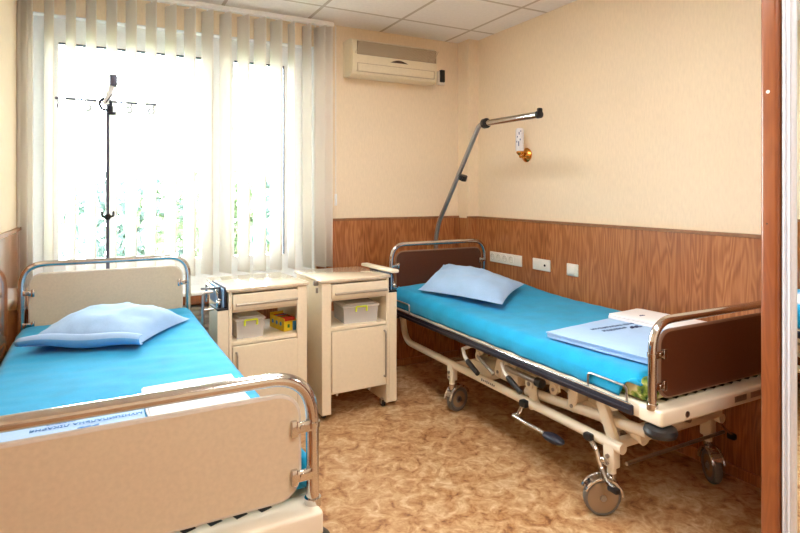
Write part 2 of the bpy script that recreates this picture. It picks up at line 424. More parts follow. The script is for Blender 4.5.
# ------------------------------------------------------------------ vertical blind
bl = empty('vertical_blind', (.5, 3.8, 2.56)); tag(bl, 'cream vertical fabric blind hanging half open in front of the window', 'blind')
m = new('rail').b2(-.95, .955, -.022, .022, .012, .046, .008, 2); m.build('headrail', parent=bl)
slats = [(-.462, 60), (-.432, 52), (-.405, 58), (-.2965, 63), (-.188, 63), (-.0835, 63), (.026, 63), (.1325, 63), (.245, 64), (.358, 63), (.4735, 63), (.581, 63), (.695, 63), (.8115, 63), (.9235, 63), (1.036, 65), (1.143, 84), (1.2545, 78), (1.352, 66), (1.392, 52)]
W2 = .0635
for i, (x, a) in enumerate(slats):
    cx, sy = math.cos(R(a)), -math.sin(R(a)); ph = random.uniform(-.004, .004)
    def fs(u, v, x=x, cx=cx, sy=sy, ph=ph):
        t = (u - .5) * 2 * W2; z = -1.725 * v; bow = .004 * math.cos((u - .5) * math.pi)
        sway = ph * v
        lift = .0
        return Vector((x - .5 + t * cx - bow * sy + sway, t * sy + bow * cx, z + .004 + lift))
    m = new('slat').grid(fs, 6, 4)
    o = m.build('slat', parent=bl)
    sm = o.modifiers.new('thick', 'SOLIDIFY'); sm.thickness = .0012
for x, a in slats: new('rail').box((x - .5, 0, .006), (.008, .012, .016), .002, 1).build('carrier', parent=bl)
m = new('white')
m.tube([(.962, -.03, .02), (.962, -.03, -1.2)], .0022, 6)
for k in range(60): m.sph((.962, -.03, -.02 * k), .0034, seg=6)
m.box((.962, -.03, -1.24), (.018, .014, .085), .005, 2)
m.tube([(.80, -.026, .02), (.80, -.035, .0), (.81, -.03, -.015)], .003, 6)
m.build('pull_chain', parent=bl)

# ------------------------------------------------------------------ radiator
m = new('radiator'); m.b2(-.02, .76, 3.80, 3.85, .14, .62, .012)
for k in range(15):
    m.b2(-.015, .755, 3.782, 3.80, .155 + k * .031, .155 + k * .031 + .019, .006, 2)
for k in range(40): m.b2(-.0 + k * .019, .0 + k * .019 + .004, 3.85, 3.88, .15, .61)
m.b2(-.02, .76, 3.785, 3.885, .62, .632, .003, 1)
rad = m.build('radiator'); tag(rad, 'white ribbed radiator below the window sill behind the cabinets', 'radiator')
for x in (.0, .70): new('radiator').b2(x, x + .03, 3.85, 3.897, .5, .56).build('wall_bracket', parent=rad)
for x in (.03, .72): new('radiator').cyl((x, 3.83, .14), (x, 3.83, .0), .01).build('pipe', parent=rad)

# ------------------------------------------------------------------ air conditioner
ac = empty('air_conditioner', (1.955, 3.91, 2.36)); tag(ac, 'old cream split air conditioner high on the window wall', 'air conditioner')
prof = [(-.002, .145), (-.14, .143), (-.172, .125), (-.184, .09), (-.187, .0), (-.183, -.085), (-.165, -.118), (-.12, -.135), (-.002, -.12)]
m = new('ac').prism(prof, 'x', -.38, .335); m.build('housing', parent=ac, angle=30)
m = new('grille_gap')  # dark backing: shade in the gaps between grille bars, put into its colour
m.b2(-.345, .325, -.190, -.183, .022, .118).use('grille')
for k in range(12): m.b2(-.345, .325, -.1935, -.189, .024 + k * .008, .024 + k * .008 + .0035)
for k in range(56): m.box((-.34 + k * .012, -.1925, .07), (.0032, .004, .10), rot=Euler((0, R(28), 0)))
m.build('intake_grille', parent=ac, smooth=False)
m = new('acdark').prism([(-.075 + .15 * k / 12, -.012 - .0 + .02 * math.sin(math.pi * k / 12)) for k in range(13)], 'y', -.190, -.186); m.build('badge', parent=ac)
fl = new('ac').b2(-.335, .305, -.19, -.172, -.098, -.045, .006, 2).build('air_flap', parent=ac)
new('grille').b2(-.345, .315, -.1865, -.18, -.044, -.0395).b2(-.345, .315, -.184, -.17, -.103, -.0985).b2(-.345, -.3385, -.1865, -.17, -.1, -.042).b2(.3085, .315, -.1865, -.17, -.1, -.042).build('flap_seam', parent=ac, smooth=False)
m = new('socket').b2(2.395, 2.462, 3.875, YW, 2.255, 2.365, .006); m.use('black').b2(2.41, 2.452, 3.858, 3.885, 2.275, 2.375, .006)
tag(m.build('remote_control_holder'), 'dark remote control in a white wall holder right of the air conditioner', 'remote control')

# ------------------------------------------------------------------ wall lamp, sockets
wl = empty('wall_lamp', (XR, 3.15, 1.645)); tag(wl, 'brass wall lamp with a white candle tube on the right wall', 'wall lamp')
mx = Matrix.Rotation(R(-90), 4, 'Y')
new('gold').lathe([(0, 0), (.050, 0), (.053, .008), (.042, .022), (.018, .034), (0, .036)], mx).build('back_plate', parent=wl)
m = new('gold').tube(fillet([(-.03, 0, 0), (-.07, .0, -.025), (-.07, 0, .02)], .025), .007, 10)
m.lathe([(0, 0), (.012, .002), (.026, .02), (.022, .035), (.017, .045)], Matrix.Translation((-.07, 0, -.005))); m.build('arm', parent=wl)
m = new('bulb').lathe([(.0, 0), (.027, .001), (.030, .01), (.030, .155), (.022, .166), (0, .168)], Matrix.Translation((-.07, 0, .025)))
b = m.build('candle_tube', parent=wl)
m = new('ink')
for k, (dz, da, hh) in enumerate(((.06, 0, .035), (.09, .35, .012), (.11, -.3, .01), (.135, .1, .02), (.15, .5, .01), (.075, -.5, .012))):
    a = R(215) + da; m.box((-.07 + .0302 * math.cos(a), .0302 * math.sin(a), .018 + dz), (.002, .006, hh), rot=Euler((0, 0, a)))
m.build('printed_marks', parent=b)
def socket(y0, y1, label, kinds, cat='socket'):
    yc = (y0 + y1) / 2; r = empty('wall_socket' if cat == 'socket' else 'light_switch', (XR - T, yc, .867)); tag(r, label, cat)
    n = len(kinds); wdt = y1 - y0
    new('socket').b2(-.010, 0, -wdt / 2, wdt / 2, -.04, .04, .004).build('cover_plate', parent=r)
    for i, kd in enumerate(kinds):
        yy = -wdt / 2 + wdt * (n - i - .5) / n; p = min(wdt / n, .085)
        if kd == 's':
            m = new('socket'); m.lathe([(.0, .0006), (.022, .0006), (.0225, .0008), (.028, .002), (.029, -.001)], Matrix.Translation((-.011, yy, 0)) @ Matrix.Rotation(R(-90), 4, 'Y'))
            m.use('hole').cyl((-.0125, yy - .01, 0), (-.0105, yy - .01, 0), .0035, seg=10).cyl((-.0125, yy + .01, 0), (-.0105, yy + .01, 0), .0035, seg=10)
            m.tube([(-.0115, yy + .0225 * math.cos(2 * math.pi * k / 24), .0225 * math.sin(2 * math.pi * k / 24)) for k in range(24)], .0022, 6, closed=True)
            m.build('outlet', parent=r)
        elif kd == 'b':
            m = new('socket').b2(-.014, -.009, yy - p * .36, yy + p * .36, -.028, .028, .003); m.build('blank_insert', parent=r)
        elif kd == 'j':
            m = new('socket').b2(-.014, -.009, yy - p * .36, yy + p * .36, -.028, .028, .003); m.use('black').cyl((-.018, yy, 0), (-.013, yy, 0), .008); m.build('jack', parent=r)
        else:
            new('socket').box((-.013, yy, 0), (.008, p * .7, .056), .003, 2, rot=Euler((0, R(4), 0))).build('rocker', parent=r)
socket(3.19, 3.57, 'long white socket strip on the panelling above the pillow', ['s', 's', 's', 's', 'b'])
socket(2.895, 3.07, 'white double plate with a dark jack in the middle of the panelling', ['b', 'j'])
socket(2.64, 2.738, 'single white rocker switch on the panelling, nearest the viewer', ['r'], 'switch')

# ------------------------------------------------------------------ beds
def caster_set(bed, x, y, ang, side, brake, dz=0.0):
    """leg with swivelling wheel; ang = trailing direction of the wheel"""
    leg = new('cream').b2(x - .022, x + .022, y - .03, y + .03, .205, .312, .008)
    leg.cyl((x, y, .165), (x, y, .21), .019)
    leg.use('steel').cyl((x + side * .02, y, .255), (x + side * .03, y, .255), .009).cyl((x + side * .02, y, .225), (x + side * .03, y, .225), .006)
    leg = leg.build('caster_leg', parent=bed)
    dx, dy = math.cos(ang), math.sin(ang); ax = Vector((-dy, dx, 0)); c = Vector((x + dx * .042, y + dy * .042, .079))
    q = Vector((0, 0, 1)).rotation_difference(ax).to_matrix().to_4x4()
    # hood over the wheel
    m = new('chrome'); m.cyl((x, y, .145), (x, y, .18), .02)
    for s in (-1, 1):
        cc = c + ax * s * .024
        tb = []
        for k in range(13):
            t = R(5 + 150 * k / 12); tb.append(cc + Vector((dx, dy, 0)) * (-math.cos(t) * .083) + Vector((0, 0, 1)) * math.sin(t) * .083)
        m.tube(tb, .0075, 8)
    def hood(u, v):
        t = R(20 + 125 * u); o = (v - .5) * .056
        return c + ax * o + Vector((dx, dy, 0)) * (-math.cos(t) * .086) + Vector((0, 0, 1)) * math.sin(t) * .086
    m.grid(hood, 12, 2)
    m.build('wheel_hood', parent=leg)
    wmx = Matrix.Translation(c) @ q
    m = new('rubber').lathe([(.066, -.018), (.073, -.018), (.0775, -.012), (.079, 0), (.0775, .012), (.073, .018), (.066, .018), (.066, -.018)], wmx, 32)
    m.use('steel').lathe([(.0, -.024), (.013, -.024), (.014, .0), (.013, .024), (0, .024)], wmx, 16)
    m.use('hubcap').lathe([(.0, -.017), (.045, -.019), (.067, -.015), (.067, .015), (.045, .019), (0, .017)], wmx, 28)
    m.build('wheel', parent=leg)
    if brake:
        yo = y
        if side > 0:
            m = new('chrome').tube([(x + .02, yo - .01, .285), (x + .075, yo - .02, .25), (x + .125, yo - .03, .20)], .006, 8).tube([(x + .02, yo - .03, .285), (x + .07, yo - .04, .24), (x + .12, yo - .045, .198)], .006, 8)
            m.use('black').box((x + .13, yo - .04, .19), (.04, .04, .03), .008); m.build('brake_lever', parent=leg)
    if brake and side < 0:
        m = new('chrome').tube(fillet([(x + side * .026, yo + .10, .292), (x + side * .04, yo + .05, .268), (x + side * .04, yo + .02, .20), (x + side * .055, yo - .02, .165), (x + side * .055, yo - .06, .15)], .03, 5), [.011] * 26, 8)
        m.sph((x + side * .035, yo + .015, .235), .014)
        m.use('black').box((x + side * .03, yo + .10, .30), (.03, .045, .032), .008).box((x + side * .055, yo - .06, .148), (.028, .05, .022), .007)
        m.build('brake_lever', parent=leg)
    leg.location.z = dz

BL = 2.19
HW = .415
def make_bed(loc, rz, board, label, mech, tilt=0.0):
    bed = empty('hospital_bed', loc, rz); bed.rotation_euler.x = -tilt; df, dh = -(loc[2] - .26 * tilt), -(loc[2] - 1.5 * tilt); tag(bed, label, 'bed')
    L = BL
    # outer frame ring, z .50-.56
    m = new('cream'); x1, y0, y1 = HW + .012, -.05, L + .05
    m.b2(-x1 + .001, -x1 + .05, y0 + .09, y1 - .09, .503, .559, .008).b2(x1 - .05, x1 - .001, y0 + .09, y1 - .09, .503, .559, .008)
    for ya, yb in ((y0, y0 + .105), (y1 - .105, y1)):
        m.b2(-x1, x1, ya, yb, .499, .56, .010, 3)
    m.use('black')
    for ys in (.035, L - .035):
        for k in range(11):
            m.box((-.30 + k * .06, ys, .5603), (.03, .026, .002), rot=Euler((0, 0, R(20))))
    m.use('steel'); m.b2(.02, .10, y0 - .0012, y0 + .0, .518, .542).b2(.13, .21, y0 - .0012, y0, .518, .542)
    m.cyl((-.28, y0 - .002, .527), (-.28, y0 + .002, .527), .012)
    m.build('frame', parent=bed)
    m = new('cream')
    for k in range(9): m.b2(-HW + .04, HW - .04, .14 + k * .225, .14 + k * .225 + .17, .528, .545, .004, 1)
    m.b2(-HW + .04, -HW + .07, .0, L, .505, .53).b2(HW - .07, HW - .04, .0, L, .505, .53)
    m.build('mattress_platform', parent=bed)
    for nm, y, zt, bz in (('footboard', 0, .885, (.59, .840)), ('headboard', L, .992, (.60, .935))):
        p = new(board).prism(rrect(-.376, .376, bz[0], bz[1], .055), 'y', y - .009, y + .009).build(nm, parent=bed)
        new('edge' if board == 'tan' else 'bedge').tube([(a, y, b) for a, b in rrect(-.377, .377, bz[0] - .001, bz[1] + .001, .056)], .0085, 8, closed=True).build('edge_strip', parent=p)
        pts = fillet([(-HW, y, .555), (-HW, y, zt), (HW, y, zt), (HW, y, .555)], .115, 12)
        m = new('chrome').tube(pts, .0165, 18)
        for sx in (-1, 1):
            m.cyl((sx * HW, y, .752), (sx * HW, y, .766), .0195)
            m.cyl((sx * HW, y, .553), (sx * HW, y, .575), .021)
        m.build(nm + '_tube', parent=bed)
        for sx in (-1, 1):
            for zz in ((.64, .76) if nm == 'footboard' else (.67, .84)):
                sg = -1 if nm == 'footboard' else -1
                m = new('chrome').b2(sx * .362, sx * (HW - .004), y - .016, y - .006, zz - .014, zz + .014, .003).b2(sx * .355, sx * .372, y - .02, y + .018, zz - .02, zz + .02, .003)
                m.cyl((sx * .385, y - .02, zz), (sx * .385, y + .016, zz), .008)
                m.build('panel_bracket', parent=bed)
    for sx in (-1, 1):
        xa = sx * (HW + .012)
        m = new('navy').b2(xa, xa + sx * .016, .07, L - .08, .506, .548, .008, 3).b2(xa + sx * .014, xa + sx * .02, .08, L - .09, .5245, .5295, .002, 1)
        m.build('side_bumper', parent=bed)
        if mech:
            m = new('chrome').tube([(xa + sx * .018, .075, .553), (xa + sx * .018, L - .1, .553)], .0035, 8); m.build('side_trim', parent=bed)
        for yy in (-.02, L + .02):
            q = Matrix.Translation((sx * (HW - .02), yy, 0))
            new('black').lathe([(0, .455), (.04, .455), (.056, .46), (.061, .474), (.056, .488), (.04, .496), (0, .496)], q, 28).build('corner_bumper', parent=bed)
        for ya, yb in ((.10, .30), (L - .31, L - .11)):
            xx = sx * (HW + .020)
            m = new('steel').tube(fillet([(xx, ya, .545), (xx, ya, .612), (xx, yb, .612), (xx, yb, .545)], .02, 5), .0048, 8); m.build('mattress_retainer', parent=bed)
        xt = sx * .338
        m = new('cream').tube(fillet([(xt, .20, .302), (xt, 2.115, .302), (xt, 2.165, .50)], [.13], 10), .0225, 16)
        m.b2(xt - .012, xt + .012, L - .0, L + .045, .45, .51)
        if sx < 0:
            m.use('black')
            for k in range(8): m.box((xt - .0215, 1.16 - k * .016, .309), (.002, .007, .010 if k % 3 else .014))
        m.build('chassis_tube', parent=bed)
    # wheels
    caster_set(bed, -.338, .26, R(152), -1, True, df); caster_set(bed, .318, .26, R(236), 1, True, df)
    caster_set(bed, -.338, 1.50, R(10), -1, False, dh); caster_set(bed, .338, 1.50, R(-40), 1, False, dh)
    for yy in (.27, 1.50):
        new('cream').b2(-.338, .338, yy - .02, yy + .02, .272, .308, .006).build('cross_bar', parent=bed)
    new('steel').cyl((-.33, .19, .245), (.33, .19, .245), .008).build('brake_rod', parent=bed)
    # height-adjusting linkage
    for sx in (-1, 1):
        xs = sx * .26
        m = new('cream').b2(xs - .02, xs + .02, .10, 1.35, .445, .492, .006)
        for yy in (.3, .62, .95, 1.25): m.b2(xs + sx * .02, xs + sx * .028, yy, yy + .07, .395, .46, .003)
        for yy in (.34, .66, .99, 1.29): m.use('cream').cyl((xs + sx * .02, yy, .40), (xs + sx * .034, yy, .40), .027).use('steel').cyl((xs + sx * .03, yy, .40), (xs + sx * .037, yy, .40), .009)
        m.build('sub_frame_rail', parent=bed)
        for (ya, za, yb, zb) in ((.32, .30, .78, .45), (.62, .45, 1.10, .31)):
            a, b = Vector((xs - sx * .05, ya, za)), Vector((xs - sx * .05, yb, zb)); d = b - a
            rot = Matrix.Rotation(math.atan2(d.z, d.y), 4, 'X')
            m = new('cream').box((a + b) / 2, (.03, d.length, .055), .012, 3, rot=rot)
            m.use('steel').cyl(a + Vector((-.02, 0, 0)), a + Vector((.02, 0, 0)), .012).cyl(b + Vector((-.02, 0, 0)), b + Vector((.02, 0, 0)), .012)
            m.build('lifting_arm', parent=bed)
        xs2 = sx * .318
        m = new('cream').box((xs2, .30, .385), (.028, .055, .19), .01, 2, rot=Euler((R(-25), 0, 0))).cyl((xs2 - .018, .255, .47), (xs2 + .018, .255, .47), .026)
        m.use('steel').cyl((xs2 - .022, .255, .47), (xs2 + .022, .255, .47), .01)
        m.build('link_plate', parent=bed)
        m = new('cream').box((sx * .325, .77, .355), (.03, .05, .13), .012, 3, rot=Euler((R(-12), 0, 0))).cyl((sx * .325 - .02, .765, .30), (sx * .325 + .02, .765, .30), .028)
        m.cyl((sx * .325 - .02, .78, .40), (sx * .325 + .02, .78, .40), .028)
        m.use('steel').cyl((sx * .325 - .024, .765, .30), (sx * .325 + .024, .765, .30), .011).cyl((sx * .325 - .024, .78, .40), (sx * .325 + .024, .78, .40), .011)
        m.build('link_plate', parent=bed)
    for q in ((-.30, .30, .50, .56, .385, .43), (-.30, .30, 1.0, 1.06, .40, .445), (-.28, .28, .16, .22, .335, .385)): new('cream').b2(*q, .01).build('torsion_beam', parent=bed)
    m = new('cream').b2(-.30, -.17, .92, 1.10, .33, .42, .012).b2(-.31, -.2, 1.14, 1.34, .30, .375, .012).b2(-.12, .02, .55, .95, .33, .43, .015)
    m.cyl((-.05, .2, .40), (-.05, .6, .385), .028).use('steel').cyl((-.05, .10, .41), (-.05, .25, .40), .016)
    m.build('pump_unit', parent=bed)
    new('steel').cyl((-.335, .72, .425), (-.335, .98, .425), .016).use('black').cyl((-.335, .69, .425), (-.335, .73, .425), .023).build('gas_spring', parent=bed)
    new('cream').tube([(-.285, .86, .33), (-.285, .12, .392)], .024, 14).build('lifting_arm', parent=bed)
    new('cream').tube([(-.20, .50, .40), (-.20, .20, .31)], .026, 14).build('lifting_arm', parent=bed)
    for yy in (.52, 1.08): new('cream').box((-.30, yy, .40), (.02, .05, .12), .01, 3, rot=Euler((R(14), 0, 0))).use('steel').cyl((-.314, yy, .37), (-.286, yy, .37), .009).build('link_plate', parent=bed)
    # cranks that fold out below the near side
    xk = -.40
    for ya, za in ((1.285, .445), (.92, .458)):
        h = new('white').tube([(xk + .10, ya + .03, za + .02), (xk + .01, ya + .02, za + .008), (xk - .005, ya - .02, za - .022), (xk - .006, ya - .05, za - .042)], .0115, 10)
        h.use('cream').cyl((xk + .08, ya + .03, za + .02), (xk + .22, ya + .03, za + .02), .018)
        h = h.build('crank_handle', parent=bed)
        new('black').tube([(xk - .006, ya - .048, za - .041), (xk - .007, ya - .06, za - .047), (xk - .009, ya - .155, za - .086)], [.0125, .0155, .014], 12).build('grip', parent=h)
    new('steel').tube([(xk + .06, 1.14, .455), (xk, 1.13, .448), (xk, 1.0, .395)], .011, 10).build('release_lever', parent=bed)
    p = new('chrome').tube(fillet([(-.365, .80, .285), (-.38, .82, .235), (-.40, .84, .227), (-.40, .60, .225)], .02, 5), .012, 10).use('black').box((-.36, .79, .30), (.05, .05, .035), .01)
    p = p.build('foot_pedal', parent=bed)
    new('navy').sph((-.40, .545, .225), .06, (.55, 1.1, .34), 20).build('pedal_pad', parent=p)
    return bed

def bedpt(bed, x, y, z): return Matrix.Translation(bed.location) @ Matrix.Rotation(bed.rotation_euler.z, 4, 'Z') @ Vector((x, y, z))
bedR = make_bed((2.245, 1.42, 0), 0, 'brown', 'hospital bed with dark brown end boards against the right wall', True)
bedL = make_bed((.046, 1.335, .032), R(0.8), 'tan', 'hospital bed with tan end boards in the left foreground', False, .0146)

def top_z(x, y, mode):
    """mattress top over the bed's own x, y"""
    t = max(0, min(1, (y - 1.15) / .9)); s = t * t * (3 - 2 * t)
    z = .675 + (.055 * s * (1 if mode == 'R' else .25)) * (.45 + .55 * (x + .41) / .82) + .012 * (x / .41)
    return z
def make_mattress(bed, mode, label):
    m = new('ticking')
    hw = .402
    def f(u, v):
        return Vector((0, 0, 0))
    me = MB().use('ticking'); me.b2(-hw - (.008 if mode == 'R' else 0), hw, .022 if mode == 'R' else .065, BL - .035, .5625, .655, .03, 4)
    o = me.build('mattress'); o.location = bed.location; o.rotation_euler = bed.rotation_euler
    return tag(o, label, 'mattress')
make_mattress(bedR, 'R', 'leaf-patterned mattress under the blue sheet of the right bed')
make_mattress(bedL, 'L', 'mattress under the blue sheet of the left bed')

def make_sheet(bed, mode, label, foot_y):
    hw = .418; prof = []
    # across: left hem, side, rounded shoulder, top, shoulder, side, hem
    def shape(u, v):
        y = foot_y + v * (BL - .045 - foot_y)
        L_side, top = .10, 2 * hw; tot = top + 2 * L_side; s = u * tot
        zt = top_z(0, y, mode)
        if s < L_side: x = -hw - .006; k = s / L_side; side = -1
        elif s > L_side + top: x = hw + .006; k = (tot - s) / L_side; side = 1
        else: x = -hw + (s - L_side); k = 1; side = 0
        z1 = top_z(max(-.41, min(.41, x)), y, mode)
        zb = .561
        if side == -1 and mode == 'R':
            d = y - foot_y
            if d < .085: zb += .095 * math.sqrt(max(0, 1 - (d / .085) ** 2))
        # round the shoulder
        e = .045
        if side == 0:
            dd = min(x + hw, hw - x)
            if dd < e:
                z1 -= (e - math.sqrt(max(0, e * e - (e - dd) ** 2))) * .8
            z = z1
        else:
            z1 -= e * .8
            z = zb + (z1 - zb) * k
            x += side * (.006 * (1 - k) * noise.noise(Vector((y * 9, side * 3, 1))) + .004 * math.sin(k * math.pi))
        # wrinkles
        w = .0035 * noise.noise(Vector((x * 4 + 3, y * 16 + x * 5, 7))) + .0025 * noise.noise(Vector((x * 13, y * 11, 2)))
        cx = .0022 * math.exp(-((x - .02) / .006) ** 2)      # laundry crease
        if side == 0: z += w + cx
        else: x += w * .8
        # foot and head ends turn down
        for d in (v, 1 - v):
            dist = d * (BL - .045 - foot_y)
            if side == 0 and dist < .03: z -= .8 * (.03 - math.sqrt(max(0, .03 ** 2 - (.03 - dist) ** 2)))
        return Vector((x, y, z))
    m = new('sheet').grid(shape, 64, 110)
    o = m.build('bed_sheet', angle=80); o.location = bed.location; o.rotation_euler = bed.rotation_euler
    # close foot and head ends
    bm = bmesh.new(); bm.from_mesh(o.data)
    bnd = [e for e in bm.edges if e.is_boundary]
    for end in (0, 1):
        yy = foot_y if end == 0 else BL - .045
        ed = [e for e in bnd if all(abs(v.co.y - yy) < 1e-4 for v in e.verts)]
        r = bmesh.ops.extrude_edge_only(bm, edges=ed); nv = [g for g in r['geom'] if isinstance(g, bmesh.types.BMVert)]
        for v in nv:
            v.co.y += -.004 if end == 0 else .004
            v.co.z = min(v.co.z, .60 if end else (.64 if v.co.x < -.25 and mode == 'R' else .58))
    bmesh.ops.recalc_face_normals(bm, faces=bm.faces)
    for f in bm.faces: f.smooth = True
    bm.to_mesh(o.data); bm.free()
    sm = o.modifiers.new('thick', 'SOLIDIFY'); sm.thickness = .003; sm.offset = 1
    return tag(o, label, 'sheet')
make_sheet(bedR, 'R', 'bright blue sheet tucked over the right bed mattress', .05)
make_sheet(bedL, 'L', 'bright blue sheet spread over the left bed mattress', .05)

def pillow(name, mat, quad, h, zs, seedv, lift=0.0):
    """cushion spanning four base corners (fl, fr, br, bl), resting at heights zs"""
    fl, fr, br, bl = [Vector((*q, z)) for q, z in zip(quad, zs)]
    m = MB().use(mat)
    for sgn in (1, -1):
        def f(u, v, sgn=sgn):
            a, b = 2 * u - 1, 2 * v - 1
            p = fl * (1 - u) * (1 - v) + fr * u * (1 - v) + br * u * v + bl * (1 - u) * v
            c = (fl + fr + br + bl) / 4
            pin = 1 - .07 * ((1 - a * a) * abs(b) ** 3 + (1 - b * b) * abs(a) ** 3)
            q = c + (p - c) * pin
            prof = (max(0, 1 - abs(a) ** 2.3) * max(0, 1 - abs(b) ** 2.3)) ** .55
            wr = .015 * noise.noise(Vector((a * 2.6 + seedv, b * 2.2, seedv))) + .008 * noise.noise(Vector((a * 7, b * 5 + seedv, 3)))
            edge = min(1, (1 - max(abs(a), abs(b))) * 5)
            up = h * prof + wr * edge
            dn = .012 * prof
            q.z += .013 + (up if sgn > 0 else -dn)
            return q
        m.grid(f, 28, 28)
    bmesh.ops.remove_doubles(m.bm, verts=m.bm.verts, dist=1e-5); bmesh.ops.recalc_face_normals(m.bm, faces=m.bm.faces)
    return m.build(name, angle=75)

pr = pillow('pillow', 'pale', [(1.865, 3.28), (2.045, 2.60), (2.52, 2.96), (2.19, 3.47)], .085, (.70, .705, .735, .83), 2.1)
tag(pr, 'pale blue pillow leaning on the dark brown headboard of the right bed', 'pillow')
pl = pillow('pillow', 'pale', [(-.325, 2.86), (.12, 2.66), (.385, 3.09), (-.12, 3.36)], .115, (.700, .702, .700, .704), 5.3)
tag(pl, 'pale blue pillow with an open case on the left bed', 'pillow')
# open hem of the pillow case along the foot side
def hem(u, v):
    a = Vector((-.345, 2.86, 0)); b = Vector((.125, 2.645, 0)); p = a.lerp(b, u); n = Vector((-.45, -.89, 0)).normalized() * 1
    t = R(-100 + 200 * v); open_ = .018 + .012 * math.sin(u * math.pi * .9)
    return Vector((p.x + n.x * .03 * (math.cos(t)) + .01, p.y + n.y * .03 * math.cos(t) + .02, .720 + open_ * math.sin(t) + open_ * .6 + .006 * math.sin(u * 9)))
hm = new('paled').grid(hem, 24, 10); hm.use('pale')
hm.bm.faces.ensure_lookup_table()
for k, f in enumerate(hm.bm.faces):
    if k % 10 >= 6 or k % 10 < 2: f.material_index = 1
o = hm.build('pillowcase_hem', parent=pl, angle=80)
o.modifiers.new('thick', 'SOLIDIFY').thickness = .003

def folded(name, mat, bed, x0, x1, y0, y1, zf, layers, th, rz, label, seedv):
    """stack of folded cloth layers in one mesh, on the bed's mattress; x0..y1 in world axes about its centre"""
    cx, cy = (x0 + x1) / 2, (y0 + y1) / 2; root = empty(name, (cx, cy, zf), rz); tag(root, label, 'folded linen')
    m = MB().use(mat); hx, hy = (x1 - x0) / 2, (y1 - y0) / 2
    for k in range(layers):
        z0 = k * th; sh = random.uniform(-.006, .006); sx = 1 - .012 * k + random.uniform(-.006, .006)
        tb = bmesh.new(); bmesh.ops.create_cube(tb, size=1)
        bmesh.ops.transform(tb, matrix=Matrix.Diagonal((2 * hx * sx, 2 * hy * sx, th * .98, 1)), verts=tb.verts)
        bmesh.ops.subdivide_edges(tb, edges=[e for e in tb.edges if abs(e.verts[0].co.z - e.verts[1].co.z) < 1e-6], cuts=14, use_grid_fill=True)
        for v in tb.verts:
            nz = noise.noise(Vector((v.co.x * 6 + seedv, v.co.y * 6, k))); edge = max(abs(v.co.x) / hx, abs(v.co.y) / hy)
            if edge > .97: v.co.z *= .8
            if edge > .97 and k == layers - 1 and v.co.z > 0: v.co.z -= .004
            v.co.x += .004 * nz + .006 * noise.noise(Vector((v.co.y * 3, k * .3, seedv))); v.co.y += .004 * noise.noise(Vector((v.co.y * 8, v.co.x * 8, k + seedv)))
            v.co.z += z0 + th / 2 + .0015 * nz - (.006 * max(0, edge - .8) if k else 0)
        m._in(tb, Matrix.Translation((sh, -sh, 0)))
    o = m.build('folded_cloth', parent=root, angle=50)
    return root
fr_ = folded('folded_sheet', 'pale', bedR, 1.90, 2.47, 1.485, 2.08, .678, 3, .011, R(7), 'pale blue folded sheet with a dark print on the right bed', 1)
fw_ = folded('folded_towel', 'linen', bedR, 2.37, 2.61, 1.50, 2.09, .711, 2, .016, R(5), 'white folded linen behind the pale blue sheet on the right bed', 4)
fl_ = folded('folded_sheet', 'pale', bedL, -.33, .105, 1.50, 2.0, .698, 3, .009, R(1.0), 'pale blue folded sheet with blue lettering on the left bed', 9)
fv_ = folded('folded_towel', 'linen', bedL, .108, .405, 1.50, 2.06, .699, 3, .010, R(1.0), 'white folded linen right of the lettered sheet on the left bed', 12)
def logo(parent, s, mx, mat):
    m = MB().use(mat)
    def oval(cx, cz, a, b, rot, hole):
        n = 22; out = []
        for k in range(n):
            t = 2 * math.pi * k / n; x, y = a * math.cos(t), b * math.sin(t)
            out.append((cx + x * math.cos(rot) - y * math.sin(rot), cz + x * math.sin(rot) + y * math.cos(rot)))
        return out
    tb = MB().use(mat)
    tb.prism(oval(-.35 * s, 0, .55 * s, .22 * s, .65, 0), 'z', 0, .0008)
    tb.prism(oval(.35 * s, 0, .55 * s, .22 * s, .65, 0), 'z', 0, .0008)
    tb.prism(oval(.0, .0, .75 * s, .08 * s, .5, 0), 'z', 0, .0008)
    tb.prism(oval(.7 * s, -.2 * s, .3 * s, .14 * s, .2, 0), 'z', 0, .0008)
    bmesh.ops.transform(tb.bm, matrix=mx, verts=tb.bm.verts)
    return tb.build('printed_emblem', parent=parent)
zL = .0295
flip = Matrix.Rotation(math.pi, 4, 'Z')
text_mesh('МУНІЦИПАЛЬНА ЛІКАРНЯ', .0205, 'inkl', 'printed_lettering', fl_, Matrix.Translation((.066, .055, zL)) @ flip, 1.05)
text_mesh('ВІДДІЛЕННЯ', .011, 'inkl', 'printed_lettering', fl_, Matrix.Translation((.0, .082, zL)) @ flip)
logo(fl_, .03, Matrix.Translation((.07, .012, zL)) @ flip, 'inkl')
zR = .0355
rt = Matrix.Rotation(R(-8), 4, 'Z')
text_mesh('МУНІЦИПАЛЬНА ЛІКАРНЯ', .025, 'ink', 'printed_lettering', fr_, Matrix.Translation((.065, .15, zR)) @ rt, 1.0)
text_mesh('ВІДДІЛЕННЯ', .024, 'ink', 'printed_lettering', fr_, Matrix.Translation((.0, .112, zR)) @ rt, 1.0)
logo(fr_, .046, Matrix.Translation((.12, .085, zR)) @ rt, 'ink')
logo(fw_, .022, Matrix.Translation((-.06, .15, .0345)) @ rt, 'ink')

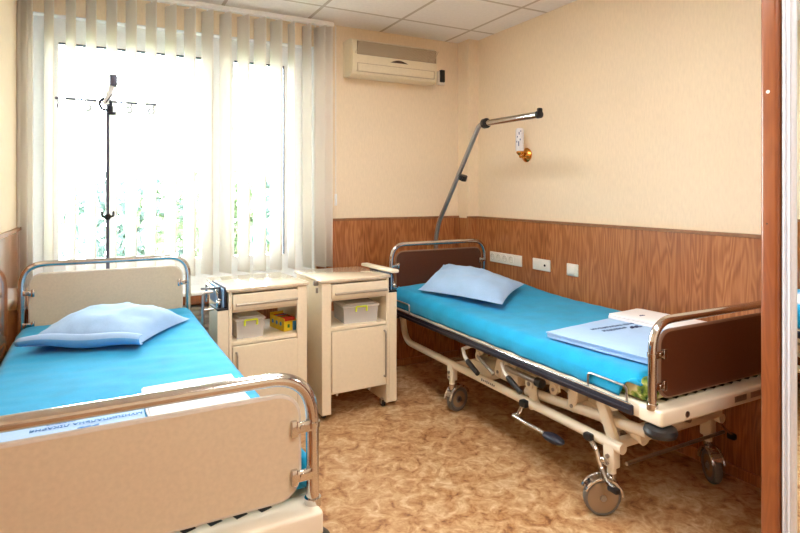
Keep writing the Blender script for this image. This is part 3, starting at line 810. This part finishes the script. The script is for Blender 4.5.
# ------------------------------------------------------------------ lifting pole and drip pole
lp = empty('lifting_pole', (2.245, 3.60, 0)); tag(lp, 'bent chrome patient lifting pole rising behind the right bed headboard', 'lifting pole')
path = fillet([(0, .065, .50), (0, .065, 1.03), (0, 0.02, 1.15), (0, -.285, 1.43), (0, -.31, 1.476)][:3] + [(0, -.50, 1.835), (0, -.62, 1.838)], [.2, .25, .08], 10)
new('steel').tube(path, .0165, 14).build('pole', parent=lp)
new('chrome').tube([(0, -.56, 1.837), (0, -1.085, 1.832)], .0205, 16).build('top_arm', parent=lp)
new('black').cyl((0, -.585, 1.837), (0, -.555, 1.836), .034).build('collar', parent=lp)
m = new('black').cyl((0, -1.103, 1.832), (0, -1.08, 1.832), .023).box((0, -1.097, 1.842), (.03, .022, .055), .006); m.build('end_cap', parent=lp)
m = new('black').cyl((0, -.30, 1.46), (0, -.315, 1.492), .026).sph((-.035, -.32, 1.475), .016).cyl((0, -.308, 1.476), (-.035, -.318, 1.475), .009); m.build('clamp', parent=lp)

iv = empty('drip_pole', (.004, 3.585, 0)); tag(iv, 'slim steel drip pole with four hooks behind the left bed headboard', 'drip pole')
new('dsteel').tube([(0, 0, .50), (0, 0, 1.88)], .0098, 14).build('pole', parent=iv)
m = new('black').tube(fillet([(-.028, -.004, 1.265), (-.028, -.016, 1.24), (0, -.02, 1.232), (.028, -.016, 1.24), (.028, -.004, 1.265)], .012, 5), .0075, 8).cyl((0, 0, 1.22), (0, 0, 1.25), .0155); m.build('clamp', parent=iv)
m = new('dsteel').tube([(-.25, 0, 1.895), (0, 0, 1.893), (.25, 0, 1.893)], .0055, 8)
for x in (-.25, .25): m.sph((x, 0, 1.894), .008, seg=10)
m.build('hook_bar', parent=iv)
for x, d in ((-.245, 1), (-.115, 1), (.125, -1), (.243, -1)):
    pts = [(x, 0, 1.893), (x, 0, 1.88)] + [(x + d * (.014 + .014 * math.cos(t)), 0, 1.852 + .016 * math.sin(t)) for t in [R(150 - k * 300 / 12) if d > 0 else R(150 - k * 300 / 12) for k in range(13)]]
    pts = [(x, 0, 1.893), (x + d * .004, 0, 1.875)] + [(x + d * (.016 - .015 * math.cos(R(60 - 330 * k / 14))), 0, 1.852 + .016 * math.sin(R(60 - 330 * k / 14))) for k in range(15)]
    new('dsteel').tube(pts, .0036, 6).build('hook', parent=iv)
m = new('navy').tube([(-.012 + .028 * math.cos(2 * math.pi * k / 24), -.014, 1.875 + .033 * math.sin(2 * math.pi * k / 24)) for k in range(24)], .0075, 8, closed=True)
m.box((.02, -.016, 1.825), (.04, .024, .018), .004).box((.012, -.012, 1.85), (.03, .03, .035), .006); m.build('hub_ring', parent=iv)
m = new('white').box((.004, -.026, 1.925), (.026, .022, .12), .01, 3, rot=Euler((0, R(20), 0))).use('navy').box((.006, -.039, 1.905), (.006, .003, .06), .001, 1, rot=Euler((0, R(32), 0))); m.build('angled_holder', parent=iv)
m = new('dsteel').box((.028, -.03, 2.01), (.036, .026, .062), .0125, 4).use('navy').box((.028, -.02, 2.01), (.042, .02, .07), .01, 4); m.build('knob', parent=iv)

# ------------------------------------------------------------------ bedside cabinets
def cabinet(loc, rz, mir, label):
    """front at y = 0 facing -y; mir = +1 pocket on the right, -1 on the left"""
    c = empty('bedside_cabinet', loc, rz); tag(c, label, 'cabinet', 'bedside cabinets under the window')
    W, D, zb, zt = .455, .46, .035, .832
    X0, X1 = -W / 2, W / 2; st = .06
    def X(a): return a * mir
    m = new('cab')
    # side panels down to the floor feet
    m.b2(X0, X0 + .018, .0, D, zb, zt, .003, 1).b2(X1 - .018, X1, .0, D, zb, zt, .003, 1)
    # front stiles
    sa, sb = sorted((X(-W / 2), X(-W / 2 + .062))); m.b2(sa, sb, -.004, .018, zb, zt, .004, 1)
    sa, sb = sorted((X(W / 2 - .0185), X(W / 2))); m.b2(sa, sb, -.004, .018, zb, zt, .004, 1)
    for z0, z1 in ((.150, .168), (.535, .555), (.715, .727), (.822, .832)): m.b2(X0 + .016, X1 - .016, .006, D - .005, z0, z1, .002, 1)
    m.b2(X0 + .016, X1 - .016, D - .014, D - .004, .15, .55)
    m.b2(X0 + .016, X1 - .016, D - .014, D - .004, .72, .83)
    xa, xb = sorted((X(.05), X(W / 2 - .016))); m.b2(xa, xb, D - .02, D - .01, .55, .72)
    m.build('carcass', parent=c)
    new('cabtop').b2(X0 - .012, X1 + .008, -.014, D + .012, .832, .85, .005, 2).build('top', parent=c)
    xa, xb = sorted((X(-W / 2 + .064), X(W / 2 - .0205)))
    d = new('cab').b2(xa, xb, -.012, .008, .729, .816, .003, 1).b2(xa + .01, xb - .01, .008, .38, .735, .80).build('drawer', parent=c)
    h = new('handle').tube([(xa + .025, -.012, .763), (xa + .025, -.034, .763)], .004, 8).tube([(xb - .02, -.012, .763), (xb - .02, -.034, .763)], .004, 8).tube([(xa + .012, -.034, .763), (xb - .008, -.034, .763)], .008, 10).build('drawer_handle', parent=d)
    dr = new('cab').b2(xa, xb, -.012, .006, .158, .532, .003, 1).build('door', parent=c)
    hx = xb - .018 if mir > 0 else xa + .018
    new('handle').tube(fillet([(hx, -.012, .50), (hx, -.036, .50), (hx, -.036, .215), (hx, -.012, .215)], .012, 4), .0055, 10).build('door_handle', parent=dr)
    # pocket at the side that holds the folded tray
    xa, xb = sorted((X(W / 2 + .001), X(W / 2 + .060)))
    m = new('cab').b2(xa, xb, .0, .17, zb, .735, .004, 1).use('black').b2(xa - .001, xb + .001, -.002, .172, .735, .745, .002, 1); m.build('tray_pocket', parent=c)
    # folded tray table
    m = new('blue').box((X(W / 2 + .026), .15, .80), (.012, .28, .10), .003).use('navy').box((X(W / 2 + .016), .15, .802), (.006, .29, .115), .002).box((X(W / 2 + .040), .03, .80), (.010, .02, .11), .004)
    t = m.build('folding_tray', parent=c)
    xo = X(W / 2 + .05)
    m = new('chrome').tube(fillet([(xo, .04, .735), (xo, .04, .84), (xo, .30, .84), (xo, .30, .735)], .025, 5), .007, 10)
    m.cyl((xo, .03, .79), (X(W / 2 + .02), .03, .79), .010).cyl((xo, .03, .76), (X(W / 2 + .02), .03, .76), .007).sph((xo, .018, .775), .014)
    m.build('tray_rail', parent=t)
    if mir > 0:
        m = new('cream').box((X(W / 2 + .035), .20, .868), (.055, .42, .022), .008, 3, rot=Euler((0, 0, R(3)))); m.build('tray_cover', parent=t)
    else:
        m = new('navy').box((X(W / 2 + .06), .16, .835), (.012, .34, .012), .003, 1, rot=Euler((R(-9), 0, R(4)))); m.build('tray_edge', parent=t)
        m = new('steel').tube(fillet([(X(W / 2 + .13), .02, .62), (X(W / 2 + .13), .02, .835), (X(W / 2 + .08), .02, .84)], .02, 5), .0075, 10).tube([(X(W / 2 + .13), .02, .745), (X(W / 2 + .075), .02, .745)], .007, 10); m.build('swing_tube', parent=t)
    for xx in (-W / 2 + .03, W / 2 - .02):
        for yy in (.045, D - .04):
            q = Matrix.Translation((xx, yy, .026)) @ Matrix.Rotation(R(90), 4, 'Y')
            m = new('black').lathe([(0, -.011), (.02, -.011), (.024, -.006), (.024, .006), (.02, .011), (0, .011)], q, 18)
            m.use('steel').b2(xx - .016, xx - .012, yy - .012, yy + .012, .02, .05).b2(xx + .012, xx + .016, yy - .012, yy + .012, .02, .05).b2(xx - .016, xx + .016, yy - .014, yy + .014, .046, .052); m.build('caster', parent=c)
    m = new('socket')
    for xx in (-.12, .1): m.cyl((xx, .02, .135), (xx, .02, .152), .007, seg=10)
    m.build('hinge_pins', parent=c)
    return c
cabR = cabinet((1.362, 3.165, 0), R(1.5), 1, 'beige bedside cabinet next to the right bed, door handle on its right')
cabL = cabinet((.812, 3.125, 0), R(4), -1, 'beige bedside cabinet next to the left bed, holding a small yellow carton')
new('steel').box((-.245, .05, .825), (.03, .02, .03), .006).cyl((-.245, .03, .80), (-.245, .03, .77), .008).build('towel_hook', parent=cabR)

def on_cab(cab, x, y, z): return Matrix.Translation(cab.location) @ Matrix.Rotation(cab.rotation_euler.z, 4, 'Z') @ Vector((x, y, z))
def clear_box(cab, x, y, rz, w, d, h, label):
    p = on_cab(cab, x, y, .5555); b = empty('storage_box', p, cab.rotation_euler.z + rz); tag(b, label, 'storage box')
    m = new('box'); t = .003; k = .012
    m.b2(-w / 2 + k, w / 2 - k, -d / 2 + k, d / 2 - k, 0, t)
    for s in (-1, 1):
        m.box((s * (w / 2 - k / 2), 0, h / 2), (t, d - k, h), rot=Euler((0, R(s * 4), 0))).box((0, s * (d / 2 - k / 2), h / 2), (w - k, t, h), rot=Euler((R(-s * 4), 0, 0)))
    for sx in (-1, 1):
        for sy in (-1, 1): m.cyl((sx * (w / 2 - k), sy * (d / 2 - k), 0), (sx * (w / 2 - .004), sy * (d / 2 - .004), h), .004, seg=8)
    m.build('tub', parent=b)
    l = new('boxlid').b2(-w / 2 - .006, w / 2 + .006, -d / 2 - .006, d / 2 + .006, h, h + .014, .005, 2).b2(-w / 2 + .02, w / 2 - .02, -d / 2 + .02, d / 2 - .02, h + .012, h + .02, .003, 1).build('lid', parent=b)
    new('lime').tube(fillet([(-.035, -d / 2 - .007, h - .025), (-.035, -d / 2 - .012, h + .006), (.035, -d / 2 - .012, h + .006), (.035, -d / 2 - .007, h - .025)], .008, 4), .0055, 8).build('clip', parent=b)
    return b
clear_box(cabL, -.095, .150, R(0), .16, .22, .10, 'clear lidded plastic box with lime clip beside the yellow carton')
clear_box(cabR, .062, .15, R(-6), .23, .23, .10, 'clear lidded plastic box with lime clip alone in the right cabinet')
p = on_cab(cabL, .145, .17, .5555); yb = empty('snack_carton', p, cabL.rotation_euler.z + R(8)); tag(yb, 'small open yellow carton of red packets in the left cabinet', 'carton')
m = new('yellow').b2(-.045, .045, -.09, -.086, 0, .058).b2(-.045, .045, .086, .09, 0, .085).b2(-.045, -.041, -.09, .09, 0, .075).b2(.041, .045, -.09, .09, 0, .06).b2(-.045, .045, -.09, .09, 0, .003)
m.use('sky').b2(.012, .0455, -.0915, -.0905, .0, .055).use('green').b2(-.022, -.008, -.0915, -.0905, .02, .04)
m.use('sky')
for yy in (-.05, .0, .05): m.cyl((-.0462, yy, .04), (-.045, yy, .04), .012, seg=12)
m.build('carton', parent=yb)
for k in range(6):
    mm = new(('red', 'red', 'green', 'red', 'sky', 'red')[k]).box((0, -.062 + k * .025, .048), (.074, .018, .055), .005, 2, rot=Euler((R(14), 0, R(4 * (k % 3) - 4))))
    o = mm.build('packet', parent=yb)

# ------------------------------------------------------------------ wardrobe with mirror door
wd = empty('wardrobe', (1.98, 1.0, 0)); tag(wd, 'cherry wardrobe with a mirrored sliding door at the right edge', 'wardrobe')
m = new('wood').prism(rrect(0, .058, .0, .0585, .012, 5), 'z', 0, 2.5)
bmesh.ops.transform(m.bm, matrix=Matrix.Translation((0.0, .0535, 0)), verts=m.bm.verts)
m.b2(.05, XR - T - 1.98 - .002, .085, .112, 0, 2.5)
m.use('socket').cyl((-.001, .085, 1.717), (.002, .085, 1.717), .006)
m.use('acdark').cyl((-.0006, .088, 1.27), (.002, .088, 1.27), .003)
m.build('side_panel', parent=wd)
new('wood').b2(.03, .69, -1.9, .085, 2.46, 2.5).b2(.03, .69, -1.9, -1.88, 0, 2.46).b2(.06, .69, -1.9, .085, 0, .06).b2(.66, .69, -1.9, .085, .06, 2.46).build('carcass', parent=wd)
d = new('alu').b2(.012, .045, .008, .05, .02, 2.45, .006, 3).b2(.006, .012, .02, .026, .02, 2.45).b2(.006, .013, .036, .042, .02, 2.45, .001, 1).b2(.012, .045, -1.0, -.96, .02, 2.45, .006, 2).b2(.02, .04, -1.0, .05, .02, .06).b2(.02, .04, -1.0, .05, 2.41, 2.45).build('sliding_door', parent=wd)
new('mirror').b2(.022, .028, -.965, .012, .055, 2.42).build('mirror', parent=d, smooth=False)
d2 = new('wood').b2(.035, .055, -1.88, -.99, .06, 2.45).build('sliding_door', parent=wd)

# ------------------------------------------------------------------ added fill lights on the ceiling, unseen above the picture's top edge
for i, (x, y) in enumerate(((1.0, 2.0), (1.0, -.1))):
    f = empty('ceiling_fill_light', (x, y, CEIL)); tag(f, ('added unseen fill light panel on the ceiling above the foot of the beds', 'added unseen fill light panel on the ceiling by the entrance')[i], 'ceiling light')
    new('white').b2(-.30, .30, -.60, -.57, -.022, 0).b2(-.30, .30, .57, .60, -.022, 0).b2(-.30, -.27, -.57, .57, -.022, 0).b2(.27, .30, -.57, .57, -.022, 0).build('light_frame', parent=f)
    new('lamp').b2(-.27, .27, -.57, .57, -.016, -.008).build('diffuser', parent=f, smooth=False)

# ------------------------------------------------------------------ outdoors
g = new('grass').b2(-40, 50, 9, 90, -9.2, -9).build('lawn_ground'); tag(g, kind='structure', label='green ground far below the window', cat='ground')
def tree(x, y, top, rad, leaf, label):
    base = -9.0; t = empty('tree', (x, y, base)); tag(t, label, 'tree', 'trees outside the window')
    h = top - base; m = new('trunk').tube([(0, 0, 0), (.1, 0, h * .3), (-.05, .1, h * .6), (0, 0, h * .85)], [.28, .22, .15, .05], 10)
    for k in range(7):
        a = k * 2.4; m.tube([(0, 0, h * (.35 + .07 * k)), (rad * .6 * math.cos(a), rad * .6 * math.sin(a), h * (.48 + .07 * k))], [.08, .03], 6)
    m.build('trunk', parent=t)
    bm = bmesh.new(); rnd = random.Random(int(x * 13 + y * 7))
    blobs = [(rnd.uniform(-.6, .6) * rad, rnd.uniform(-.6, .6) * rad, h - rad * rnd.uniform(.5, 2.6), rad * rnd.uniform(.4, .62)) for _ in range(9)] + [(0, 0, h - rad * .75, rad * .75), (0, 0, h - rad * 1.7, rad * .9)]
    for bx, by, bz, br in blobs:
        for _ in range(230):
            d = Vector((rnd.gauss(0, 1), rnd.gauss(0, 1), rnd.gauss(0, 1))).normalized() * br * rnd.uniform(.75, 1.05); c = Vector((bx, by, bz)) + d
            if c.z > h: c.z = h - rnd.uniform(0, .3)
            q = Euler((rnd.uniform(0, 6), rnd.uniform(0, 6), rnd.uniform(0, 6))).to_matrix(); s = rnd.uniform(.10, .2)
            bm.faces.new([bm.verts.new(c + q @ Vector(p) * s) for p in ((-1, 0, 0), (0, -.55, .1), (1, 0, 0), (0, .55, .1))])
    me = bpy.data.meshes.new('foliage'); bm.to_mesh(me); bm.free(); me.materials.append(M[leaf])
    o = bpy.data.objects.new('foliage', me); COL.objects.link(o); o.parent = t
TR = [(-1.9, 15, 2.1, 2.0, 'leafA', 'green tree outside behind the left end of the blind'), (.4, 17, 1.9, 1.9, 'leafB', 'bluish green tree outside behind the drip pole'),
      (2.3, 15.5, 2.2, 1.8, 'leafA', 'green tree outside right of the drip pole'), (4.2, 17, 1.6, 1.6, 'leafC', 'yellow-green tree outside behind the middle of the blind'),
      (4.15, 13.0, 2.4, 1.5, 'leafB', 'tall bluish tree outside behind the right half of the blind'), (6.0, 16, 1.8, 1.8, 'leafC', 'yellow-green tree outside behind the right end of the blind')]
for a in TR: tree(*a)

# ------------------------------------------------------------------ light, sky, camera
wld = bpy.data.worlds.new('overcast_sky'); scn.world = wld; wld.use_nodes = True
bg = wld.node_tree.nodes['Background']; bg.inputs[0].default_value = (0.90, 0.95, 1.0, 1); bg.inputs[1].default_value = 48.0
pl_ = bpy.data.lights.new('window_portal', 'AREA'); pl_.shape = 'RECTANGLE'; pl_.size = WX1 - WX0; pl_.size_y = WZ1 - WZ0; pl_.cycles.is_portal = True
po = bpy.data.objects.new('window_portal', pl_); COL.objects.link(po); po.location = ((WX0 + WX1) / 2, 4.1, (WZ0 + WZ1) / 2); po.rotation_euler = (R(-90), 0, 0)

cd = bpy.data.cameras.new('camera'); co = bpy.data.objects.new('camera', cd); COL.objects.link(co)
co.location = (0, 0, CAM_H); co.rotation_euler = (R(90), 0, -0.484945)
cd.sensor_width = 36; cd.lens = 556.05 / 800 * 36; cd.shift_y = -(266.5 - 191.6) / 800; cd.clip_start = .02
scn.camera = co
vs = scn.view_settings; vs.view_transform = 'Standard'; vs.look = 'None'; vs.gamma = 1; vs.use_curve_mapping = False; vs.exposure = 0.2
scn.cycles.max_bounces = 10; scn.cycles.diffuse_bounces = 6; scn.cycles.transparent_max_bounces = 12; scn.cycles.sample_clamp_indirect = 6
scn.cycles.use_denoising = True
